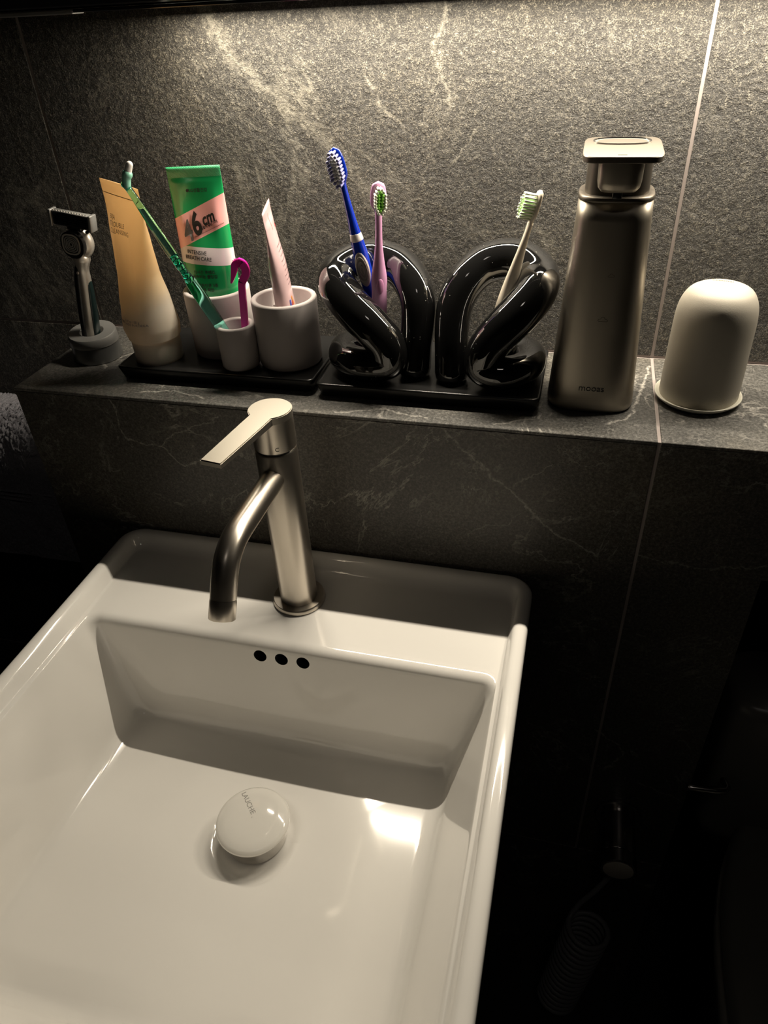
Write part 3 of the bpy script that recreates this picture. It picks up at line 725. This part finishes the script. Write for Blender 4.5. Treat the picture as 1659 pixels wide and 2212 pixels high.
knot('knotted_vase', [(.4235, .0570, .0210), (.4225, .0620, .0400), (.4215, .0690, .0580), (.4230, .0780, .0760), (.4300, .0880, .0915), (.4435, .0995, .1025), (.4615, .1035, .1070), (.4780, .1000, .1055), (.4908, .0868, .0985), (.4905, .0705, .0905), (.4800, .0575, .0780), (.4665, .0505, .0640), (.4550, .0475, .0485), (.4520, .0470, .0340), (.4620, .0450, .0285), (.4760, .0480, .0285), (.4875, .0600, .0290), (.4890, .0790, .0300), (.4790, .0905, .0300), (.4725, .0870, .0300)],
     [.0148, .0148, .0150, .0158, .0164, .0168, .0168, .0168, .0172, .0174, .0174, .0172, .0164, .0154, .0144, .0143, .0143, .0145, .0140, .0110],
     'right glossy black knotted vase holding the cream toothbrush')

# ------------------------------------------------------------ toothbrushes
def toothbrush(foot, top, face, label, m_body, sect, neck_z, head, tuft, grip=None):
    """local z up the handle, bristles along -y; sect = handle sections (z, rx, ry, y)"""
    t = empty('toothbrush', (0, 0, 0), label, 'toothbrush'); A, B = Vector(foot), Vector(top); L = (B-A).length
    t.matrix_world = frame(A, B-A, face)
    b = sweepz(sect); part('handle', b, m_body, t)
    hl, hw, hd = head; z1 = L; z0 = L-hl
    lps = []
    for k in range(15):
        u = k/14; z = z0+hl*u
        ww = hw*math.sin(math.acos(max(-1, min(1, 2*u-1))))**.62 if 0 < u < 1 else .0004
        if u < .3: ww = max(ww*(.3+u*2.3) if u < .3 else ww, sect[-1][1]*.9)
        lps.append([(ww*math.cos(2*PI*i/20), hd*math.sin(2*PI*i/20)*min(1, .3+ww/hw), z) for i in range(20)])
    part('head', loft(lps), m_body, t)
    rows, cols_, dx, dz, len_, r, mats = tuft
    groups = {}
    for i in range(rows):
        z = z0+hl*.13+dz*i
        f = 1-((i-(rows-1)/2)/((rows-1)/2+.9))**2
        nc = max(2, round(cols_*math.sqrt(f)))
        for j in range(nc):
            x = (j-(nc-1)/2)*dx; edge = abs(j-(nc-1)/2) > (nc-1)/2-.6 or i in (0, rows-1)
            mm = mats[0] if edge else mats[1]
            jx, jz = random.uniform(-.0002, .0002), random.uniform(-.0002, .0002)
            ll = len_*(1 if edge else .94)+random.uniform(-.0004, .0004)
            b = groups.setdefault(mm.name, bmesh.new())
            q0, q1 = Vector((x, -hd*.4, z)), Vector((x*1.12+jx, -ll-hd, z+jz))
            loft([[q0+Vector((r*.8*math.cos(a), 0, r*.8*math.sin(a))) for a in [PI*2*k/7 for k in range(7)]],
                  [q1+Vector((r*1.15*math.cos(a), 0, r*1.15*math.sin(a))) for a in [PI*2*k/7 for k in range(7)]],
                  [q1+Vector((r*.6*math.cos(a), -.0004, r*.6*math.sin(a))) for a in [PI*2*k/7 for k in range(7)]]], bm=b)
    for nm, b in groups.items():
        o = part('bristles', b, bpy.data.materials[nm], t); o['kind'] = 'stuff'
    return t, L
def sweepz(sect, n=24, k=5):
    Q = crom(sect, k); lps = []
    for z, rx, ry, y in Q: lps.append([(rx*math.cos(2*PI*i/n), y+ry*math.sin(2*PI*i/n), z) for i in range(n)])
    z, rx, ry, y = Q[0]; lps.insert(0, [(rx*.6*math.cos(2*PI*i/n), y+ry*.6*math.sin(2*PI*i/n), z-ry*.5) for i in range(n)])
    return loft(lps)
M_blue = mat('cobalt_plastic', (.006, .035, .42), .16, Coat_Weight=.6)
M_silver = mat('ribbed_grey_rubber', (.42, .40, .36), .38)
M_brw = mat('white_bristle', (.80, .78, .78), .5); M_brd = mat('violet_bristle', (.26, .26, .50), .5)
M_brc = mat('cream_bristle', (.85, .88, .74), .5); M_brg = mat('lime_bristle', (.35, .88, .12), .5)
M_pink = mat('orchid_plastic', (.66, .34, .56), .30, Subsurface_Weight=.1, Subsurface_Radius=(.004, .002, .003)); M_cream = mat('cream_plastic_brush', (.74, .66, .54), .32)
t, L = toothbrush((.3573, .0870, .0150), (.3250, .0710, .1995), (.0, -1, 0), 'blue toothbrush with grey oval grip in the left black vase', M_blue,
    [(0, .0040, .0038, 0), (.040, .0050, .0045, 0), (.075, .0062, .0050, 0), (.100, .0066, .0052, 0), (.118, .0050, .0045, 0), (.132, .0036, .0034, 0), (.150, .0028, .0028, 0), (.158, .0028, .0026, 0), (.165, .0032, .0022, 0)], 0, (.031, .0066, .0024), (10, 4, .0026, .0027, .0080, .00110, (M_brd, M_brw)))
def oval_ring(r0, r1, y0, y1, cz, ez=2.0, n=40):
    def e(r, y): return [(r*math.cos(2*PI*i/n), y, cz+r*ez*math.sin(2*PI*i/n)) for i in range(n)]
    return loft([e(r1, y0), e(r1, y1), e(r0, y1), e(r0, y0)], False, False)
gp = part('thumb_grip', loft([[(.0058*k*math.cos(2*PI*i/40), y, .090+.0152*k*math.sin(2*PI*i/40)) for i in range(40)] for y, k in ((-.0030, 1), (-.0052, 1), (-.0058, .93))]), M_silver, t, sharp=40)
for r in (.0014, .0029, .0044): part('grip_ridge', oval_ring(r-.00035, r+.00035, -.0056, -.0065, .090, 2.5), M_silver, gp)
part('collar', sweepz([(.1140, .0055, .0050, 0), (.1150, .0057, .0052, 0), (.1195, .0050, .0047, 0), (.1200, .0046, .0043, 0)]), mat('white_plastic_ring', (.75, .73, .70), .3), t)
t, L = toothbrush((.3532, .0730, .0150), (.3600, .0730, .1745), (.42, -.9, 0), 'pink toothbrush with lime bristles in the left black vase', M_pink,
    [(0, .0048, .0042, 0), (.030, .0060, .0050, 0), (.055, .0068, .0052, .0), (.070, .0066, .0050, .0), (.082, .0068, .0052, 0), (.098, .0045, .0040, 0), (.112, .0031, .0030, 0), (.128, .0028, .0026, 0), (.137, .0030, .0024, 0)], 0, (.026, .0068, .0026), (9, 4, .0024, .0023, .0085, .00105, (M_brc, M_brg)))
part('thumb_rest', disc_y(.0040, -.0042, -.0056, 0, .076, .8, 1.7, 30, .0006), mat('rose_plastic', (.60, .26, .47), .35), t)
t, L = toothbrush((.4480, .0765, .0150), (.4885, .0775, .1680), (-.93, -.42, 0), 'cream toothbrush with pale lime bristles in the right black vase', M_cream,
    [(0, .0046, .0052, 0), (.030, .0055, .0060, 0), (.060, .0060, .0066, 0), (.072, .0056, .0064, 0), (.087, .0042, .0056, 0), (.102, .0033, .0042, 0), (.122, .0028, .0025, 0), (.133, .0030, .0023, 0)], 0, (.026, .0062, .0023), (9, 4, .0024, .0023, .0100, .00085, (M_brc, mat('pale_lime_bristle', (.55, .88, .38), .5))))

# ------------------------------------------------------------ soap dispenser
sd = empty('soap_dispenser', (.5440, .0720, 0), 'tall tapered bronze metal soap dispenser on the ledge', 'soap dispenser')
SDO = sd.location.copy()
def srect(cx, cy, hx, hy, z, p=4.0, n=72):
    out = []
    for i in range(n):
        a = 2*PI*i/n; c, s_ = math.cos(a), math.sin(a)
        out.append((cx+math.copysign(abs(c)**(2/p), c)*hx, cy+math.copysign(abs(s_)**(2/p), s_)*hy, z))
    return out
def sdbody(z):
    u = z/.1680; return (0, .0, .0362-.0094*u, .0330-.0080*u)
lps = [srect(0, 0, .0345, .0315, .0004, 3.4), srect(0, 0, .0353, .0323, .0015, 3.4)]
for k in range(13):
    z = .004+.1622*k/12; cx, cy, hx, hy = sdbody(z); lps.append(srect(cx, cy, hx, hy, z, 3.4))
part('body', loft(lps), M_pump, sd)
cx, cy, hx, hy = sdbody(.165)
part('collar', loft([srect(0, 0, hx+.0004, hy+.0004, .1664, 3.4), srect(0, 0, hx+.0006, hy+.0006, .1670, 3.4), srect(0, 0, hx+.0003, hy+.0005, .1692, 3.4), srect(0, 0, hx-.0002, hy-.0002, .1698, 3.4), srect(0, 0, hx-.0030, hy-.0030, .1698, 3.4)], True, True), M_pumplid, sd, sharp=50)
part('neck', loft([srect(0, .002, .0232, .0212, .1699, 3.2), srect(0, .002, .0228, .0208, .1965, 3.2)]), M_pumplid, sd, sharp=50)
lid = part('lid', loft([srect(0, -.0115, .0266, .0383, .1970, 6.5), srect(0, -.0115, .0270, .0387, .1974, 6.5), srect(0, -.0115, .0270, .0387, .2006, 6.5), srect(0, -.0115, .0266, .0383, .2010, 6.5)]), M_pumplid, sd, sharp=25)
def stad(hx, hy, z): return srect(-.0005, .0085, hx, hy, z, 2.6, 56)
part('button_rim', loft([stad(.0205, .0135, .2008), stad(.0205, .0135, .2018), stad(.0195, .0125, .2018), stad(.0193, .0123, .2010)], False, False), M_chrome, sd, sharp=40)
part('press_button', loft([stad(.0190, .0120, .2006), stad(.0188, .0118, .2012), stad(.0165, .0098, .2008)]), mat('satin_button', (.15, .143, .125), .6, .6), sd)
part('sensor_mark', box(-.0035, .0025, -.0420, -.0413, .2009, .2012), M_inkg, sd, False)
lps = [srect(0, -.0310, .0120, .0090, .1765, 3.4), srect(0, -.0310, .0142, .0108, .1790, 3.4), srect(0, -.0310, .0150, .0114, .1830, 3.4), srect(0, -.0300, .0155, .0120, .1964, 3.4)]
part('spout', loft(lps), M_pump, sd, sharp=60)
part('nozzle', box(-.0035, .0030, -.0360, -.0300, .1712, .1764, .0008, 2), M_blackp, sd)
def on_front(bm_, cx_, cz_, eps=.0003):
    for v in bm_.verts:
        z = cz_+v.co.y; x = cx_+v.co.x; _, _, hx, hy = sdbody(z); k = min(.98, abs(x)/hx)
        v.co = Vector((x, -hy*(1-k**3.4)**(1/3.4)-eps, z))
    return bm_
part('lettering', on_front(text_mesh('mooas', .0078), .0, .0225), M_ink, sd, False)
def cloud(s_):
    arcs = [(0, 0, 1.0, 200, 20), (1.3, -.25, .75, 110, -60)]
    P = [(-1.6, -.9), (1.9, -.9), (2.1, -.3), (1.6, .15), (1.1, .1), (.7, .8), (0, 1.05), (-.6, .7), (-.85, .15), (-1.5, .05), (-1.9, -.4), (-1.6, -.9)]
    return sweep([(x*s_, z*s_, 0) for x, z in P], s_*.09, 6, 2, cap=False)
part('cloud_mark', on_front(cut_grid(cloud(.0018), .002), .0015, .0810, .0001), M_ink, sd, False)
part('cloud_mark', on_front(cut_grid(cloud(.0012), .002), .0035, .1150, .0001), M_ink, sd, False)

# ------------------------------------------------------------ upturned tumbler on dish
dsh = empty('dish', (.6335, .0815, 0), 'round ivory dish under the upturned tumbler', 'dish')
part('plate', lathe([(0, .0004), (.0280, .0004), (.0310, .0012), (.0346, .0042), (.0356, .0058), (.0352, .0064), (.0340, .0060), (.0300, .0034), (.0275, .0030), (0, .0030)], 72), M_plate, dsh)
tu = empty('tumbler', (.6345, .0850, .0034), 'matte white tumbler standing upside down on an ivory dish', 'cup')
pr = [(.0280, .0000), (.0312, .0000), (.0320, .0006), (.0322, .0020), (.0316, .0500), (.0312, .0680), (.0300, .0775), (.0276, .0845), (.0237, .0900), (.0180, .0931), (.0110, .0940), (.0050, .0943), (.0002, .0944)]
Q = crom(pr, 4)
part('body', lathe(Q+[(.0002, .0920), (.0160, .0905), (.0240, .0830), (.0275, .0640), (.0285, .0020), (.0290, .0004)], 80), M_white, tu)
tb = text_mesh('mooas', .0062)
bmesh.ops.rotate(tb, verts=tb.verts, matrix=Matrix.Rotation(math.radians(165), 3, 'Z'))
bmesh.ops.translate(tb, verts=tb.verts, vec=(.001, .0100, 0))
for v in tb.verts:
    r = math.hypot(v.co.x, v.co.y); z = .0944
    for (ra, za), (rb, zb_) in zip(Q, Q[1:]):
        if min(ra, rb) <= r <= max(ra, rb) and za > .08: z = za+(zb_-za)*((r-ra)/(rb-ra) if rb != ra else 0)
    v.co.z = z+.0003
part('lettering', tb, M_inkg, tu, False)

# ------------------------------------------------------------ towel on a rail, left of the ledge
rl_ = empty('towel_rail', (-.10, .1300, -.055), 'metal towel rail on the back wall left of the ledge', 'towel rail')
RO = rl_.location.copy()
part('bar', shift(sweep([(-.42, .105, -.093), (-.012, .105, -.093)], .006, 18, 0), RO), M_gun, rl_)
for x in (-.40, -.03): part('bracket', shift(sweep([(x, .105, -.093), (x, .1610, -.093)], .005, 14, 0), RO), M_gun, rl_)
M_tow = mat('grey_terry', (.33, .33, .37), .95); q = N(M_tow)
nz_ = q.noise(q.obj(), 700, 4, .8); q.l(q.ramp(nz_, [(.3, (.30, .30, .35)), (.65, (.75, .73, .80))]), q.b.inputs['Base Color']); q.l(q.bump(nz_, 1.0, .003), q.b.inputs['Normal'])
import mathutils
def towel():
    bm_ = bmesh.new(); nx, ns = 230, 190; rows = []
    for i in range(nx+1):
        x = -.30+.285*i/nx; row = []
        for j in range(ns+1):
            s_ = j/ns
            # rolled profile over the rail: front flap, crown, back flap
            if s_ < .34: z = -.284+.165*(s_/.34); y = .062-.010*math.sin(PI*s_/.34)
            elif s_ < .66: a = PI*(s_-.34)/.32; y = .105-.043*math.cos(a); z = -.119+.043*math.sin(a)
            else: z = -.119-.150*((s_-.66)/.34); y = .148
            fold = mathutils.noise.noise(Vector((x*14, z*9, 1.3)))*.007+mathutils.noise.noise(Vector((x*40, z*30, 4.3)))*.004
            fine = mathutils.noise.noise(Vector((x*420, z*420, y*420)))*.0030
            sg = -1 if s_ < .5 else 1
            row.append(bm_.verts.new((x+random.uniform(-.0003, .0003), y+sg*(abs(fold)+fine), z+(fold*.8 if .34 < s_ < .66 else 0)+fine)))
        rows.append(row)
    for a, b in zip(rows, rows[1:]):
        for j in range(ns): bm_.faces.new((a[j], a[j+1], b[j+1], b[j]))
    return bm_
tw = empty('towel', (-.15, .105, -.093), 'grey terry towel hanging left of the ledge', 'towel')
TO = tw.location.copy(); part('cloth', shift(towel(), TO), M_tow, tw)
hb = bmesh.new()
for k in range(14):
    x = -.28+.265*k/13+random.uniform(-.003, .003)
    hb = sweep([(x-.002, .085, -.080), (x-.003, .079, -.074), (x+.001, .077, -.070), (x+.003, .080, -.075), (x+.002, .085, -.081)], .0005, 5, 2, cap=False, bm=hb)
o = part('loop_fringe', shift(hb, TO), M_tow, tw); o['kind'] = 'stuff'
for k in range(3):
    part('woven_band', shift(box(-.30, -.016, .0490, .0530, -.172-k*.006, -.1705-k*.006, .0006, 1), TO), M_tow, tw, False)

# ------------------------------------------------------------ wall tap with coiled hose, right of the sink
vt = empty('wall_tap', (.6390, 0, -.508), 'chrome wall tap on the dark ledge front, right of the sink', 'tap')
M_dchrome = mat('dull_chrome', (.45, .43, .42), .22, 1.0)
def along(P0, d_, prof, n=36):
    """lathe round direction d_ from P0, prof (r, s)"""
    d_ = Vector(d_).normalized(); u = Vector((0, 0, 1)); u = (u-d_*u.dot(d_)).normalized(); v = d_.cross(u)
    return loft([[Vector(P0)+d_*s_+u*r*math.cos(2*PI*i/n)+v*r*math.sin(2*PI*i/n) for i in range(n)] for r, s_ in prof], True, True)
part('wall_flange', along((0, 0, 0), (0, -1, 0), [(.0270, .0002), (.0270, .003), (.0255, .0045), (.017, .0050)]), M_dchrome, vt, sharp=40)
part('barrel', along((0, 0, 0), (0, -1, 0), [(.0195, .0050), (.0195, .0530), (.0190, .0540)]), M_dchrome, vt, sharp=40)
part('handle_knob', along((0, 0, 0), (0, -1, 0), [(.0190, .0545), (.0198, .0552), (.0198, .0690), (.0188, .0700)]), M_dchrome, vt, sharp=40)
part('end_disc', along((0, 0, 0), (0, -1, 0), [(.0165, .0701), (.0165, .0707), (.0158, .0710)]), mat('pale_disc', (.65, .6, .52), .5), vt)
part('outlet', sweep([(0, -.050, -.015), (0, -.050, -.038)], .0065, 16, 0), M_dchrome, vt)
hs = []
for k in range(0, 16*16+1):
    a = 2*PI*k/16; s_ = k/16
    hs.append((-.018-.0012*s_+.024*math.cos(a+2.6), -.085+.022*math.sin(a+2.6), -.112-.0135*s_))
path = [(0, -.050, -.040), (-.002, -.050, -.052), (-.016, -.060, -.074), (-.030, -.066, -.096)]+hs
ho = put('coiled_hose', sweep([Vector(p)+Vector((.6390, 0, -.508)) for p in path], .0033, 10, 0), mat('grey_hose', (.22, .22, .23), .35))
tag(ho, 'coiled dark grey hose hanging below the chrome wall tap', 'hose')

# ------------------------------------------------------------ toilet in the dark at the right
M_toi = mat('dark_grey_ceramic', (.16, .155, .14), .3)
to = empty('toilet', (.925, -.19, ZF), 'dark grey toilet in the shadow at the lower right', 'toilet'); TOO = to.location.copy()
def ell(cx, cy, hx, hy, z, p=2.4, n=56): return srect(cx, cy, hx, hy, z, p, n)
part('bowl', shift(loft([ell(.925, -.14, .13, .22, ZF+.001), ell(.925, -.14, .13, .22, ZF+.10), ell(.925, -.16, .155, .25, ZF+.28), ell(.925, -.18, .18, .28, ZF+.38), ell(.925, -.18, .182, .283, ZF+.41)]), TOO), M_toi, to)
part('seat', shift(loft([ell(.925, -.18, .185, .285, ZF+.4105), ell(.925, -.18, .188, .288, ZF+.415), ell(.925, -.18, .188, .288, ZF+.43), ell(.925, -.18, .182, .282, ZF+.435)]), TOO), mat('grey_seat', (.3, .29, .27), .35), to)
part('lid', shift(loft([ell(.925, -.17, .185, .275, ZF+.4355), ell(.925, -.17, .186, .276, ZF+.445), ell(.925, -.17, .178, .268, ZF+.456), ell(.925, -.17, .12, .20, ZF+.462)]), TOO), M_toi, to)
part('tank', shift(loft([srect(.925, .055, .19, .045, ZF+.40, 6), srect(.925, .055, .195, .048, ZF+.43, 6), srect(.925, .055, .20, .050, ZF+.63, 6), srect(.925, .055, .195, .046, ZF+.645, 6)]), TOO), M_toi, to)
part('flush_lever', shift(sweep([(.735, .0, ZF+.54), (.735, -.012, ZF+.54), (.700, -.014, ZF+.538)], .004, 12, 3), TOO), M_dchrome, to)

bpy.context.view_layer.update()
